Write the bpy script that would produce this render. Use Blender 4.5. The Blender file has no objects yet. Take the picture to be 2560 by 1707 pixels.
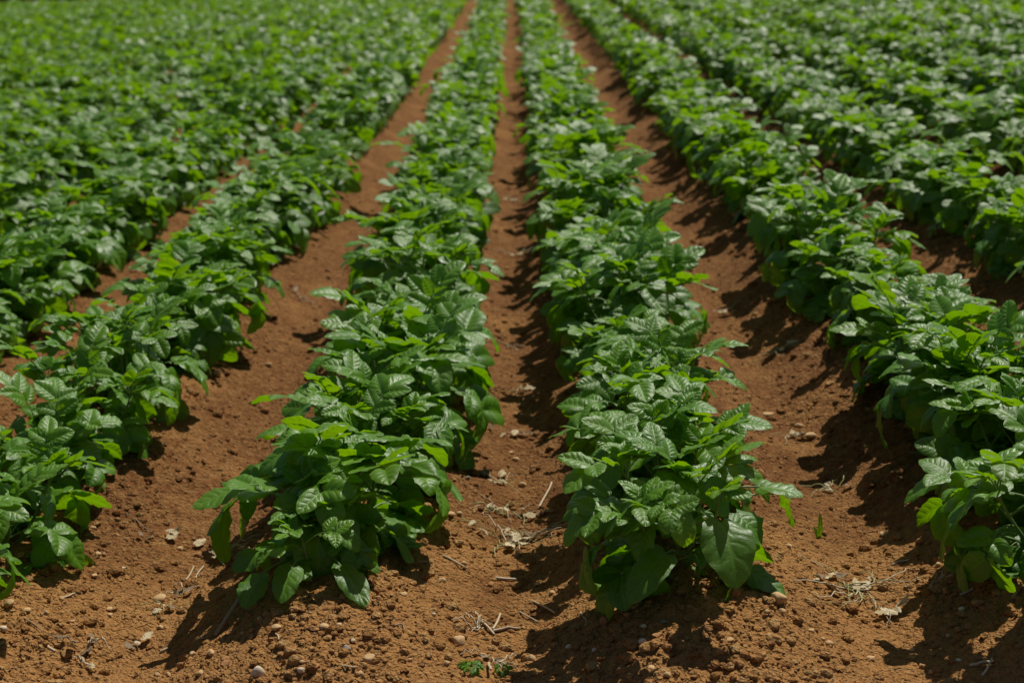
import bpy, math, random
import numpy as np
from mathutils import Matrix, Vector

R = math.radians
SC = bpy.context.scene
COL = SC.collection

# ------------------------------------------------------------------ layout
CAM_H = 1.38
FOC = 50.0
SPACING, ROW_X0 = 0.75, -0.06          # row spacing, middle furrow
RIDGE = 0.125
FIELD_END = 37.0
SUN_AZ, SUN_EL = R(34), R(55)          # sun ahead of the camera and to the right

PITCH, YAW, ROLL = R(15.97), R(0.9), math.atan(0.055)
fh = np.array([-math.sin(YAW), math.cos(YAW), 0.0])
FWD = math.cos(PITCH) * fh + np.array([0, 0, -math.sin(PITCH)])
RT0 = np.array([math.cos(YAW), math.sin(YAW), 0.0])
UP0 = np.cross(RT0, FWD)
RT = math.cos(ROLL) * RT0 - math.sin(ROLL) * UP0
UP = math.sin(ROLL) * RT0 + math.cos(ROLL) * UP0
CAM = np.array([0.0, 0.0, CAM_H])
FPX = FOC / 36.0 * 2560.0

def project(p):
    v = np.asarray(p, float) - CAM
    d = v @ FWD
    return 1280 + FPX * (v @ RT) / d, 853.5 - FPX * (v @ UP) / d, d

def ray(px, py):
    d = FWD + RT * (px - 1280) / FPX + UP * (853.5 - py) / FPX
    return d

def at_z(px, py, z):
    d = ray(px, py)
    return CAM + d * (z - CAM_H) / d[2]

# ------------------------------------------------------------------ noise + terrain
_rs = np.random.RandomState(11)
_LAT = _rs.rand(256, 256)

def vnoise(x, y):
    x = np.asarray(x, float); y = np.asarray(y, float)
    xi = np.floor(x).astype(int); yi = np.floor(y).astype(int)
    fx = x - xi; fy = y - yi
    fx = fx * fx * (3 - 2 * fx); fy = fy * fy * (3 - 2 * fy)
    a = _LAT[xi & 255, yi & 255]; b = _LAT[(xi + 1) & 255, yi & 255]
    c = _LAT[xi & 255, (yi + 1) & 255]; d = _LAT[(xi + 1) & 255, (yi + 1) & 255]
    return (a * (1 - fx) + b * fx) * (1 - fy) + (c * (1 - fx) + d * fx) * fy - 0.5

def sstep(a, b, x):
    t = np.clip((x - a) / (b - a), 0, 1)
    return t * t * (3 - 2 * t)

ROW_DX = {-1: .03, 0: -.03, 1: .03, 2: .03}
def row_x(k):
    return ROW_X0 + SPACING * (k + 0.5) + ROW_DX.get(k, 0)

ROW_Y0 = {-1: 2.64, 0: 2.63}           # where the first plant of a row stands
def row_start(k):
    return ROW_Y0.get(k, 2.62)

def ground_z(x, y, fine=True):
    x = np.asarray(x, float); y = np.asarray(y, float)
    xw = x + 0.05 * vnoise(y * 0.9 + 3, y * 0 + 7.3) + 0.02 * vnoise(x * 2 + 31, y * 3.1)
    ph = (xw - ROW_X0) / SPACING - 0.5
    d = ph - np.round(ph)
    prof = 0.5 + 0.5 * np.cos(2 * np.pi * d)
    prof = prof ** 0.85
    amp = RIDGE * (1 + 0.22 * vnoise(x * 1.3, y * 1.7 + 5))
    fade = 0.30 + 0.70 * sstep(2.0, 2.62, y + 0.1 * vnoise(x * 2, y))
    far = 1 - sstep(FIELD_END - 0.5, FIELD_END + 0.5, y)
    z = amp * prof * fade * far + 0.018 * (1 - fade)
    z = z + 0.016 * vnoise(x * 5, y * 5) + 0.012 * vnoise(x * 13 + 9, y * 13)
    if fine:
        rough = 0.45 + 0.75 * prof
        z = z + rough * (0.015 * vnoise(x * 26, y * 26 + 2) + 0.015 * np.abs(vnoise(x * 62 + 5, y * 62)) + 0.006 * vnoise(x * 95, y * 95))
        # a clod torn out of the bare ground, leaving a little hole
        hx, hy = HOLE
        rr = np.hypot((x - hx) / 1.5, y - hy)
        z = z - 0.020 * np.exp(-(rr / 0.016) ** 2) + 0.008 * np.exp(-((rr - 0.034) / 0.012) ** 2)
    return z

HOLE = tuple(at_z(1236, 1512, 0.05)[:2])

def on_ground(px, py):
    d = ray(px, py)
    t = 1.0
    p = at_z(px, py, 0.06)
    for _ in range(12):
        z = float(ground_z(p[0], p[1]))
        p = p * 0.4 + at_z(px, py, z) * 0.6
    p[2] = float(ground_z(p[0], p[1]))
    return p

# ------------------------------------------------------------------ mesh building
class Geo:
    def __init__(self):
        self.v = []; self.f = []; self.d = []; self.m = []; self.n = 0
    def add(self, v, f, d, m=0):
        self.v.append(v); self.f.append(f + self.n); self.d.append(d)
        self.m.append(np.full(len(f), m, dtype=np.int32)); self.n += len(v)
    def join(self, g):
        for v, f, d, m in zip(g.v, g.f, g.d, g.m):
            pass
        if g.n:
            self.v.append(np.concatenate(g.v)); self.f.append(np.concatenate(g.f) + self.n)
            self.d.append(np.concatenate(g.d)); self.m.append(np.concatenate(g.m)); self.n += g.n
    def arrays(self):
        return np.concatenate(self.v), np.concatenate(self.f), np.concatenate(self.d), np.concatenate(self.m)
    def mesh(self, name, mats, smooth=True):
        v, f, d, m = self.arrays()
        return raw_mesh(name, v, f, d, m, mats, smooth)

def raw_mesh(name, v, f, d, m, mats, smooth=True):
    me = bpy.data.meshes.new(name)
    k = f.shape[1]
    me.vertices.add(len(v)); me.vertices.foreach_set('co', np.ascontiguousarray(v, dtype=np.float32).ravel())
    me.loops.add(f.size); me.loops.foreach_set('vertex_index', np.ascontiguousarray(f, dtype=np.int32).ravel())
    me.polygons.add(len(f))
    me.polygons.foreach_set('loop_start', np.arange(0, f.size, k, dtype=np.int32))
    me.polygons.foreach_set('material_index', np.ascontiguousarray(m, dtype=np.int32))
    me.polygons.foreach_set('use_smooth', np.full(len(f), smooth, dtype=bool))
    if d is not None:
        a = me.attributes.new('data', 'FLOAT_VECTOR', 'POINT')
        a.data.foreach_set('vector', np.ascontiguousarray(d, dtype=np.float32).ravel())
    for mt in mats:
        me.materials.append(mt)
    me.update(calc_edges=True)
    return me

def link(name, me, parent=None, loc=(0, 0, 0), rz=0.0, sc=1.0):
    o = bpy.data.objects.new(name, me)
    COL.objects.link(o)
    o.location = loc; o.rotation_euler = (0, 0, rz); o.scale = (sc, sc, sc)
    if parent is not None:
        o.parent = parent
    return o

def tag(o, label=None, cat=None, group=None, kind=None):
    if cat and not kind: kind = 'thing'
    if label: o['label'] = label
    if cat: o['category'] = cat
    if group: o['group'] = group
    if kind: o['kind'] = kind
    return o

def tube(path, rad, sides=5):
    path = np.asarray(path, float); n = len(path)
    rad = np.broadcast_to(rad, (n,))
    t = np.gradient(path, axis=0); t /= np.linalg.norm(t, axis=1)[:, None] + 1e-9
    ref = np.array([0.31, 0.17, 0.93]) if abs(t[0][2]) < 0.9 else np.array([1.0, 0.2, 0.1])
    a = np.cross(t, ref); a /= np.linalg.norm(a, axis=1)[:, None] + 1e-9
    b = np.cross(t, a)
    ang = np.arange(sides) * 2 * np.pi / sides
    v = path[:, None, :] + rad[:, None, None] * (np.cos(ang)[None, :, None] * a[:, None, :] + np.sin(ang)[None, :, None] * b[:, None, :])
    v = v.reshape(-1, 3)
    i = np.arange(n - 1)[:, None] * sides; j = np.arange(sides)[None, :]; j2 = (j + 1) % sides
    f = np.stack([i + j, i + j2, i + sides + j2, i + sides + j], -1).reshape(-1, 4)
    # close both ends with a tiny cone ring
    return v, f

_grid = {}
def leaf_grid(lod):
    if lod in _grid: return _grid[lod]
    ns, nt = {0: (12, 8), 1: (6, 4), 2: (3, 2)}[lod]
    s = np.linspace(0.0, 1.0, ns + 1); s = 0.012 + 0.978 * s
    t = np.linspace(-1, 1, nt + 1)
    Sg, Tg = np.meshgrid(s, t, indexing='ij')
    i = np.arange(ns)[:, None] * (nt + 1); j = np.arange(nt)[None, :]
    f = np.stack([i + j, i + j + 1, i + nt + 2 + j, i + nt + 1 + j], -1).reshape(-1, 4)
    _grid[lod] = (Sg.ravel(), Tg.ravel(), f)
    return _grid[lod]

def leaflet(P, Y, N, L, W, lod, rng, tone, fold=0.25, droop=0.7, wave=1.0, crumple=0.0):
    """one ovate leaflet from P along Y, upper side N"""
    s, t, f = leaf_grid(lod)
    Y = Y / (np.linalg.norm(Y) + 1e-9)
    X = np.cross(Y, N); X /= np.linalg.norm(X) + 1e-9
    N = np.cross(X, Y)
    w = s ** 0.41 * (1 - s) ** 0.66 / 0.4941
    skew = rng.uniform(-.08, .08)
    x = t * w * W * 0.5 * (1 + skew * np.sign(t))
    # heart-shaped base: side lobes reach back behind the stalk
    ss = s - 0.10 * np.abs(t) ** 1.5 * np.exp(-(s / 0.16) ** 2)
    th = droop * (s - 0.12)
    y = L * (np.sin(droop * (ss - .12)) - math.sin(-droop * .12)) / droop if abs(droop) > 1e-3 else L * ss
    zc = -L * (math.cos(droop * .12) - np.cos(th)) * -1 / droop if abs(droop) > 1e-3 else 0 * s
    zc = -L * (math.cos(droop * .12) - np.cos(th)) / droop if abs(droop) > 1e-3 else 0 * s
    ax = np.abs(t) * w * 0.5 * W
    h = fold * ax - (fold * 0.55 + 0.12) * ax * np.abs(t) ** 1.6
    if lod < 2:
        p1, p2 = rng.uniform(0, 6.28, 2)
        h = h + wave * W * 0.035 * np.sin(9 * s + p1 + 1.3 * np.sign(t)) * t * t * w
        h = h + wave * W * 0.03 * np.sin(4.0 * s + p2) * t
        if lod == 0:
            h = h + wave * W * 0.028 * np.sin(23 * s + p2 + np.sign(t)) * np.abs(t) ** 4 * w
            x = x * (1 + 0.02 * np.sin(31 * s + p1))
    if crumple:
        h = h + crumple * W * (rng.uniform(-1, 1, len(s)) * 0.25 + 0.5 * np.sin(7 * s + rng.uniform(0, 6)) * np.cos(3 * t + rng.uniform(0, 6)))
        x = x * (1 - 0.35 * crumple * rng.uniform(0, 1, len(s)))
    ny = np.sin(th); nz = np.cos(th)
    y2 = y + h * ny; z2 = zc + h * nz
    v = P + x[:, None] * X + y2[:, None] * Y + z2[:, None] * N
    d = np.stack([s, t, np.full(len(s), tone)], -1)
    return v, f, d

Zv = np.array([0.0, 0, 1])
def unit(v):
    return v / (np.linalg.norm(v) + 1e-9)

def compound_leaf(P, az, el, Lr, size, pairs, lod, rng, tone, sag=1.0, g=None, aspect=0.68, minis=True):
    """a pinnate potato leaf: stalk, paired leaflets, one larger end leaflet. mat 0 leaf, 1 stalk"""
    g = g or Geo()
    hd = np.array([math.cos(az), math.sin(az), 0.0])
    side = np.array([math.sin(az), -math.cos(az), 0.0])
    n = 7
    pts = [np.array(P, float)]; tans = []
    e = el
    for i in range(n):
        tg = math.cos(e) * hd + math.sin(e) * Zv
        tans.append(tg); pts.append(pts[-1] + tg * Lr / n)
        e -= sag * (0.10 + 0.05 * i)
    tans.append(math.cos(e) * hd + math.sin(e) * Zv)
    pts = np.array(pts)
    r0 = 0.0021 if lod == 0 else 0.0019
    if lod < 2:
        v, f = tube(pts, np.linspace(r0, r0 * 0.5, n + 1) * (size / 0.07) ** 0.5, 5 if lod == 0 else 3)
        g.add(v, f, np.tile([0.5, 0.0, tone], (len(v), 1)), 1)
    roll = rng.uniform(-.35, .35)
    def frame(q):
        x = q * n; i = min(int(x), n - 1); u = x - i
        p = pts[i] * (1 - u) + pts[i + 1] * u
        T = unit(tans[i] * (1 - u) + tans[i + 1] * u)
        Nn = unit(np.cross(side, T))
        sd = math.cos(roll) * side + math.sin(roll) * Nn
        Nn = unit(np.cross(sd, T))
        return p, T, sd, Nn
    p, T, sd, Nn = frame(1.0)
    v, f, d = leaflet(p, T + 0.12 * rng.uniform(-1, 1) * sd, Nn + 0.2 * rng.uniform(-1, 1) * sd, size * rng.uniform(.92, 1.1), size * aspect * rng.uniform(.9, 1.15),
                      lod, rng, tone, fold=rng.uniform(.15, .7), droop=rng.uniform(.0, 1.2) * sag)
    g.add(v, f, d, 0)
    qs = [0.86, 0.62, 0.40, 0.24][:pairs]
    for i, q in enumerate(qs):
        for sg in (-1, 1):
            if lod == 2 and rng.rand() < 0.12: continue
            p, T, sd, Nn = frame(np.clip(q + rng.uniform(-.035, .035), 0, 1))
            a = R(rng.uniform(48, 72))
            yd = math.cos(a) * T + math.sin(a) * sg * sd + Nn * rng.uniform(-.05, .45)
            sz = size * (0.88, 0.74, 0.52, 0.36)[i] * rng.uniform(.85, 1.12)
            v, f, d = leaflet(p + unit(yd) * 0.004, yd, Nn + sd * sg * rng.uniform(-.35, .25) - T * rng.uniform(-.1, .25), sz, sz * aspect * rng.uniform(.88, 1.1),
                              lod, rng, float(np.clip(tone + rng.uniform(-.08, .08), 0, 1)), fold=rng.uniform(.15, .7), droop=rng.uniform(.0, 1.1) * sag)
            g.add(v, f, d, 0)
    if minis and lod == 0 and pairs > 1:
        for q in (0.74, 0.5, 0.33):
            for sg in (-1, 1):
                if rng.rand() < .35: continue
                p, T, sd, Nn = frame(q)
                yd = 0.4 * T + sg * sd + .2 * Nn
                sz = size * rng.uniform(.12, .2)
                v, f, d = leaflet(p, yd, Nn, sz, sz * .8, 1, rng, tone)
                g.add(v, f, d, 0)
    return g

def settle(g, amp=0.11):
    """leaves that hang low lie on the flank of the ridge instead of entering it"""
    for k in range(len(g.v)):
        v = g.v[k]
        r = np.hypot(v[:, 0], v[:, 1])
        lo = 0.012 - amp * np.clip(r / 0.34, 0, 1) ** 1.6
        under = np.clip(lo - v[:, 2], 0, None)
        v[:, 2] = np.where(under > 0, lo + 0.012 * np.tanh(under / .05), v[:, 2])

def grow(seed, lod, nst=4, height=0.25, spread=1.0, leafsize=1.0, fill=1.0):
    rng = np.random.RandomState(seed)
    stems, leaves = [], []
    a0 = rng.uniform(0, 6.28)
    for k in range(nst):
        az = a0 + k * 2 * math.pi / nst + rng.uniform(-.4, .4)
        lean = R(rng.uniform(16, 42)) * spread if k else R(rng.uniform(2, 14))
        L = height * rng.uniform(.82, 1.08)
        base = np.array([math.cos(az), math.sin(az), 0]) * rng.uniform(.01, .03) + np.array([0, 0, -.02])
        n = 7; pts = [base]; ln = lean
        for i in range(n):
            d = np.array([math.cos(az) * math.sin(ln), math.sin(az) * math.sin(ln), math.cos(ln)])
            pts.append(pts[-1] + d * L / n); ln *= 0.9
        pts = np.array(pts)
        sg = Geo()
        v, f = tube(pts, np.linspace(.0055, .0028, n + 1), 6 if lod == 0 else (4 if lod == 1 else 3))
        sg.add(v, f, np.tile([.5, 0, .45], (len(v), 1)), 0)
        stems.append(sg)
        nl = int(round({0: 7, 1: 7, 2: 5}[lod] * fill))
        for j in range(nl):
            fr = 0.18 + 0.78 * (j + rng.uniform(-.25, .25)) / (nl - 1)
            fr = min(max(fr, .1), 1.0)
            x = fr * n; i = min(int(x), n - 1); u = x - i
            p = pts[i] * (1 - u) + pts[i + 1] * u
            a = az + j * 2.4 + rng.uniform(-.4, .4)
            out = np.array([math.cos(az), math.sin(az)]) * (0.55 if k else 0.0) + np.array([math.cos(a), math.sin(a)])
            a = math.atan2(out[1], out[0])
            el = R(14 + 47 * fr + rng.uniform(-18, 20))
            big = 1 - 0.28 * max(0, fr - .45) / .55
            if fr < .3: big *= .86
            Lr = 0.165 * big * (.35 + .65 * min(leafsize, 1)) * rng.uniform(.8, 1.2) * spread ** .5
            size = 0.090 * big * rng.uniform(.85, 1.18) * leafsize
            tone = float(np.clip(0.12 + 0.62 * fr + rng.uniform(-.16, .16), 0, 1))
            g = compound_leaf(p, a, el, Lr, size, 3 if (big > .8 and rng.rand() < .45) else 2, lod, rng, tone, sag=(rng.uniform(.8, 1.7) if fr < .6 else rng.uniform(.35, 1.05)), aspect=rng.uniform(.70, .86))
            settle(g); leaves.append(g)
        for j in range(3 if lod < 2 else 2):
            a = az + rng.uniform(0, 6.28)
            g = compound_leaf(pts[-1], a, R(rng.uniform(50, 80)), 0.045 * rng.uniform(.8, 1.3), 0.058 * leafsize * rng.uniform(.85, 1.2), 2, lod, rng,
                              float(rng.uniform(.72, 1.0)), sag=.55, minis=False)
            leaves.append(g)
    return stems, leaves

# ------------------------------------------------------------------ materials
def new_mat(name):
    m = bpy.data.materials.new(name); m.use_nodes = True
    nt = m.node_tree; nt.nodes.clear()
    return m, nt

class NT:
    def __init__(self, nt): self.nt = nt
    def n(self, typ, **kw):
        nd = self.nt.nodes.new(typ)
        for k, v in kw.items():
            setattr(nd, k, v)
        return nd
    def l(self, a, b): self.nt.links.new(a, b)
    def put(self, sock, v):
        if isinstance(v, bpy.types.NodeSocket): self.l(v, sock)
        else: sock.default_value = v
    def math(self, op, a, b=None, c=None, clamp=False):
        nd = self.n('ShaderNodeMath', operation=op, use_clamp=clamp)
        self.put(nd.inputs[0], a)
        if b is not None: self.put(nd.inputs[1], b)
        if c is not None: self.put(nd.inputs[2], c)
        return nd.outputs[0]
    def ramp(self, v, lo, hi, a=0.0, b=1.0):
        nd = self.n('ShaderNodeMapRange', interpolation_type='SMOOTHSTEP')
        self.put(nd.inputs[0], v); nd.inputs[1].default_value = lo; nd.inputs[2].default_value = hi
        nd.inputs[3].default_value = a; nd.inputs[4].default_value = b
        return nd.outputs[0]
    def mix(self, fac, a, b, blend='MIX'):
        nd = self.n('ShaderNodeMix', data_type='RGBA', blend_type=blend)
        self.put(nd.inputs[0], fac)
        for s, v in ((nd.inputs[6], a), (nd.inputs[7], b)):
            if isinstance(v, tuple): s.default_value = (*v, 1)
            else: self.l(v, s)
        return nd.outputs[2]
    def noise(self, vec, scale, detail=4, rough=.6):
        nd = self.n('ShaderNodeTexNoise'); nd.inputs['Scale'].default_value = scale
        nd.inputs['Detail'].default_value = detail; nd.inputs['Roughness'].default_value = rough
        if vec is not None: self.l(vec, nd.inputs['Vector'])
        return nd.outputs['Fac']

def leaf_material(name, dark, light, tdark, tlight, trans=0.44, rough=(.40, .50), spec=.40, sheen=.0):
    m, nt = new_mat(name); q = NT(nt)
    at = q.n('ShaderNodeAttribute', attribute_name='data')
    sep = q.n('ShaderNodeSeparateXYZ'); q.l(at.outputs['Vector'], sep.inputs[0])
    s, t, tone = sep.outputs
    oi = q.n('ShaderNodeObjectInfo')
    tone = q.math('ADD', tone, q.math('MULTIPLY', q.math('SUBTRACT', oi.outputs['Random'], .5), .4), clamp=True)
    geo = q.n('ShaderNodeTexCoord'); pos = geo.outputs['Object']
    ab = q.math('ABSOLUTE', t)
    # vein pattern: a midrib and arching side veins
    mid = q.ramp(ab, 0.02, 0.10, 1.0, 0.0)
    ph = q.math('MULTIPLY', q.math('SUBTRACT', s, q.math('MULTIPLY', q.math('POWER', ab, 1.25), 0.22)), 5.4)
    ph = q.math('ADD', ph, q.math('MULTIPLY', q.math('SUBTRACT', q.noise(pos, 32, 2), .5), 1.1))
    fr = q.math('ABSOLUTE', q.math('SUBTRACT', q.math('FRACT', ph), 0.5))
    side = q.math('MULTIPLY', q.ramp(fr, 0.40, 0.49), q.ramp(ab, 0.98, 0.6))
    quilt = q.math('MULTIPLY', q.ramp(fr, 0.12, 0.5), q.ramp(ab, 1.0, 0.5))
    quilt = q.math('MAXIMUM', quilt, q.ramp(ab, 0.0, 0.22, 1.0, 0.0))
    vein = q.math('MAXIMUM', mid, q.math('MULTIPLY', side, .65))
    fine = q.n('ShaderNodeTexVoronoi', feature='DISTANCE_TO_EDGE'); fine.inputs['Scale'].default_value = 210
    q.l(pos, fine.inputs['Vector'])
    cell = q.ramp(fine.outputs['Distance'], 0.0, 0.16, 0.0, 1.0)
    big = q.noise(pos, 26, 3)
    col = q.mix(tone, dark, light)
    col = q.mix(q.ramp(big, .35, .7, 0, .55), col, q.mix(0.5, dark, light), 'MIX')
    col = q.mix(q.math('MULTIPLY', vein, .42), col, tuple(min(1, c * 1.4 + .012) for c in light))
    tcol = q.mix(tone, tdark, tlight)
    tcol = q.mix(q.math('MULTIPLY', vein, .45), tcol, tdark)
    hgt = q.math('ADD', q.math('MULTIPLY', q.math('SUBTRACT', 1.0, quilt), 1.0), q.math('MULTIPLY', cell, .16))
    hgt = q.math('ADD', hgt, q.math('MULTIPLY', big, .5))
    bump = q.n('ShaderNodeBump'); bump.inputs['Strength'].default_value = .42; bump.inputs['Distance'].default_value = .0022
    q.l(hgt, bump.inputs['Height'])
    p = q.n('ShaderNodeBsdfPrincipled')
    q.l(col, p.inputs['Base Color'])
    q.l(q.ramp(big, .3, .7, *rough), p.inputs['Roughness'])
    p.inputs['Specular IOR Level'].default_value = spec
    p.inputs['Sheen Weight'].default_value = sheen; p.inputs['Sheen Roughness'].default_value = .45
    q.l(bump.outputs[0], p.inputs['Normal'])
    tr = q.n('ShaderNodeBsdfTranslucent'); q.l(tcol, tr.inputs['Color']); q.l(bump.outputs[0], tr.inputs['Normal'])
    mx = q.n('ShaderNodeAddShader')
    q.l(p.outputs[0], mx.inputs[0]); q.l(tr.outputs[0], mx.inputs[1])
    out = q.n('ShaderNodeOutputMaterial'); q.l(mx.outputs[0], out.inputs['Surface'])
    return m

def stem_material(name, a, b):
    m, nt = new_mat(name); q = NT(nt)
    co = q.n('ShaderNodeTexCoord').outputs['Object']
    col = q.mix(q.noise(co, 45, 3), a, b)
    p = q.n('ShaderNodeBsdfPrincipled'); q.l(col, p.inputs['Base Color']); p.inputs['Roughness'].default_value = .5
    p.inputs['Subsurface Weight'].default_value = 0.0
    out = q.n('ShaderNodeOutputMaterial'); q.l(p.outputs[0], out.inputs['Surface'])
    return m

def soil_material(name, clod=False):
    m, nt = new_mat(name); q = NT(nt)
    co = q.n('ShaderNodeTexCoord').outputs['Object']
    n1 = q.noise(co, 3.1, 5, .6); n2 = q.noise(co, 38, 5, .65); n3 = q.noise(co, 240, 4, .7)
    red = (.195, .074, .022); och = (.46, .222, .070)
    yy = q.n('ShaderNodeSeparateXYZ'); q.l(q.n('ShaderNodeNewGeometry').outputs['Position'], yy.inputs[0])
    dusty = q.math('ADD', q.ramp(yy.outputs[1], 2.35, 3.4, .40, 0.0), n1)     # the trodden headland is drier and paler
    col = q.mix(q.ramp(dusty, .45, .80), red, och)
    col = q.mix(q.ramp(n2, .38, .72, 0, .7), col, (.40, .215, .078))
    col = q.mix(q.ramp(n2, .5, .28, 0, .55), col, (.19, .075, .026))
    col = q.mix(q.ramp(n3, .5, .75, 0, .7), col, (.48, .29, .115))
    col = q.mix(q.ramp(q.noise(co, 150, 3, .7), .5, .3, 0, .6), col, (.20, .08, .028))
    if clod:
        at = q.n('ShaderNodeAttribute', attribute_name='data')
        sep = q.n('ShaderNodeSeparateXYZ'); q.l(at.outputs['Vector'], sep.inputs[0])
        col = q.mix(q.ramp(sep.outputs[0], .0, .3, .2, 0), col, (.17, .065, .023))
        col = q.mix(q.ramp(sep.outputs[0], .5, 1.0, 0, .8), col, (.52, .31, .125))
    bump = q.n('ShaderNodeBump'); bump.inputs['Strength'].default_value = .9; bump.inputs['Distance'].default_value = .011
    h = q.math('ADD', q.math('MULTIPLY', q.noise(co, 110, 5, .7), .8), q.math('MULTIPLY', n3, .5))
    for sc_, am_ in ((70, .9), (150, .6)):
        vo = q.n('ShaderNodeTexVoronoi'); vo.inputs['Scale'].default_value = sc_; vo.inputs['Randomness'].default_value = 1
        wv = q.n('ShaderNodeVectorMath', operation='ADD'); q.l(co, wv.inputs[0])
        nz = q.n('ShaderNodeTexNoise'); nz.inputs['Scale'].default_value = 40; q.l(co, nz.inputs['Vector'])
        sv_ = q.n('ShaderNodeVectorMath', operation='SCALE'); q.l(nz.outputs['Color'], sv_.inputs[0]); sv_.inputs['Scale'].default_value = .02
        q.l(sv_.outputs[0], wv.inputs[1]); q.l(wv.outputs[0], vo.inputs['Vector'])
        h = q.math('ADD', h, q.math('MULTIPLY', q.math('SUBTRACT', 1.0, q.ramp(vo.outputs['Distance'], 0.0, .62)), am_))
    q.l(h, bump.inputs['Height'])
    p = q.n('ShaderNodeBsdfPrincipled'); q.l(col, p.inputs['Base Color']); p.inputs['Roughness'].default_value = .95
    p.inputs['Specular IOR Level'].default_value = .12
    q.l(bump.outputs[0], p.inputs['Normal'])
    out = q.n('ShaderNodeOutputMaterial'); q.l(p.outputs[0], out.inputs['Surface'])
    return m

def stone_material(name, a, b, rough=.8):
    m, nt = new_mat(name); q = NT(nt)
    co = q.n('ShaderNodeTexCoord').outputs['Object']
    n1 = q.noise(co, 60, 5, .6); n2 = q.noise(co, 300, 3, .6)
    col = q.mix(q.ramp(n1, .3, .7), a, b)
    col = q.mix(q.ramp(n2, .6, .8, 0, .5), col, (.30, .14, .05))
    col = q.mix(q.ramp(q.noise(co, 22, 4, .6), .52, .7, 0, .6), col, (.27, .125, .045))
    bump = q.n('ShaderNodeBump'); bump.inputs['Strength'].default_value = .5; bump.inputs['Distance'].default_value = .003
    q.l(n1, bump.inputs['Height'])
    p = q.n('ShaderNodeBsdfPrincipled'); q.l(col, p.inputs['Base Color']); p.inputs['Roughness'].default_value = rough
    p.inputs['Specular IOR Level'].default_value = .3
    q.l(bump.outputs[0], p.inputs['Normal'])
    out = q.n('ShaderNodeOutputMaterial'); q.l(p.outputs[0], out.inputs['Surface'])
    return m

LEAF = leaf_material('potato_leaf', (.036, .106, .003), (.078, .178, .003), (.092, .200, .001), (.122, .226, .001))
STEM = stem_material('potato_stem', (.10, .19, .035), (.16, .26, .06))
SOIL = soil_material('red_soil'); CLOD = soil_material('soil_clod', True)
STONE = {'white': stone_material('stone_white', (.74, .62, .46), (.64, .48, .30)),
         'tan': stone_material('stone_tan', (.60, .40, .20), (.50, .31, .14)),
         'brown': stone_material('stone_brown', (.30, .15, .065), (.38, .20, .09)),
         'clod': stone_material('stone_clod', (.42, .22, .085), (.34, .16, .06), .95),
         'grey': stone_material('stone_grey', (.30, .25, .20), (.40, .33, .25))}
STRAW = stem_material('straw', (.50, .38, .22), (.62, .50, .33))
STRAWD = stem_material('dark_straw', (.26, .18, .10), (.36, .26, .15))
GREENSTRAW = stem_material('wilted_stem', (.30, .30, .09), (.42, .40, .16))
DRY = leaf_material('dry_leaf', (.46, .36, .20), (.60, .50, .33), (.05, .035, .015), (.06, .045, .024), trans=.15, rough=(.7, .9), spec=.2)
DRYD = leaf_material('brown_leaf', (.18, .125, .07), (.27, .20, .125), (.03, .015, .006), (.04, .025, .012), trans=.12, rough=(.7, .9), spec=.2)
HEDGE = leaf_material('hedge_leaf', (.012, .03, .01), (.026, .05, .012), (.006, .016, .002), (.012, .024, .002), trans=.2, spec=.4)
BARK = stem_material('bark', (.10, .07, .045), (.16, .12, .08))

# ------------------------------------------------------------------ ground
def axis(segments):
    out = [segments[0][0]]
    for a, b, st in segments:
        n = max(1, int(round((b - a) / st)))
        out += list(np.linspace(a, b, n + 1)[1:])
    return np.array(out)

xs_half = axis([(0, 1.7, .0058), (1.7, 4.0, .02), (4.0, 20.0, .075), (20, 60, 4), (60, 700, 80)])
xs = np.concatenate([-xs_half[:0:-1], xs_half])
ys = list(axis([(-60, -4, 8), (-4, 1.9, .12)]))
y = 1.9
while y < FIELD_END + 2:
    y += .0052 if y < 3.1 else .0026 * y ** 1.3 * min(1, .45 + (y - 3.1) * .5)
    ys.append(y)
ys = np.array(ys + list(axis([(y + 2, 100, 6), (100, 900, 80)])))
GX, GY = np.meshgrid(xs, ys, indexing='xy')
GZ = ground_z(GX.ravel(), GY.ravel())
nx, ny = len(xs), len(ys)
i = np.arange(ny - 1)[:, None] * nx; j = np.arange(nx - 1)[None, :]
gf = np.stack([i + j, i + j + 1, i + nx + 1 + j, i + nx + j], -1).reshape(-1, 4)
gme = raw_mesh('field_soil', np.stack([GX.ravel(), GY.ravel(), GZ], -1), gf, None, np.zeros(len(gf), np.int32), [SOIL])
tag(link('field_soil', gme), kind='structure')

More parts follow.
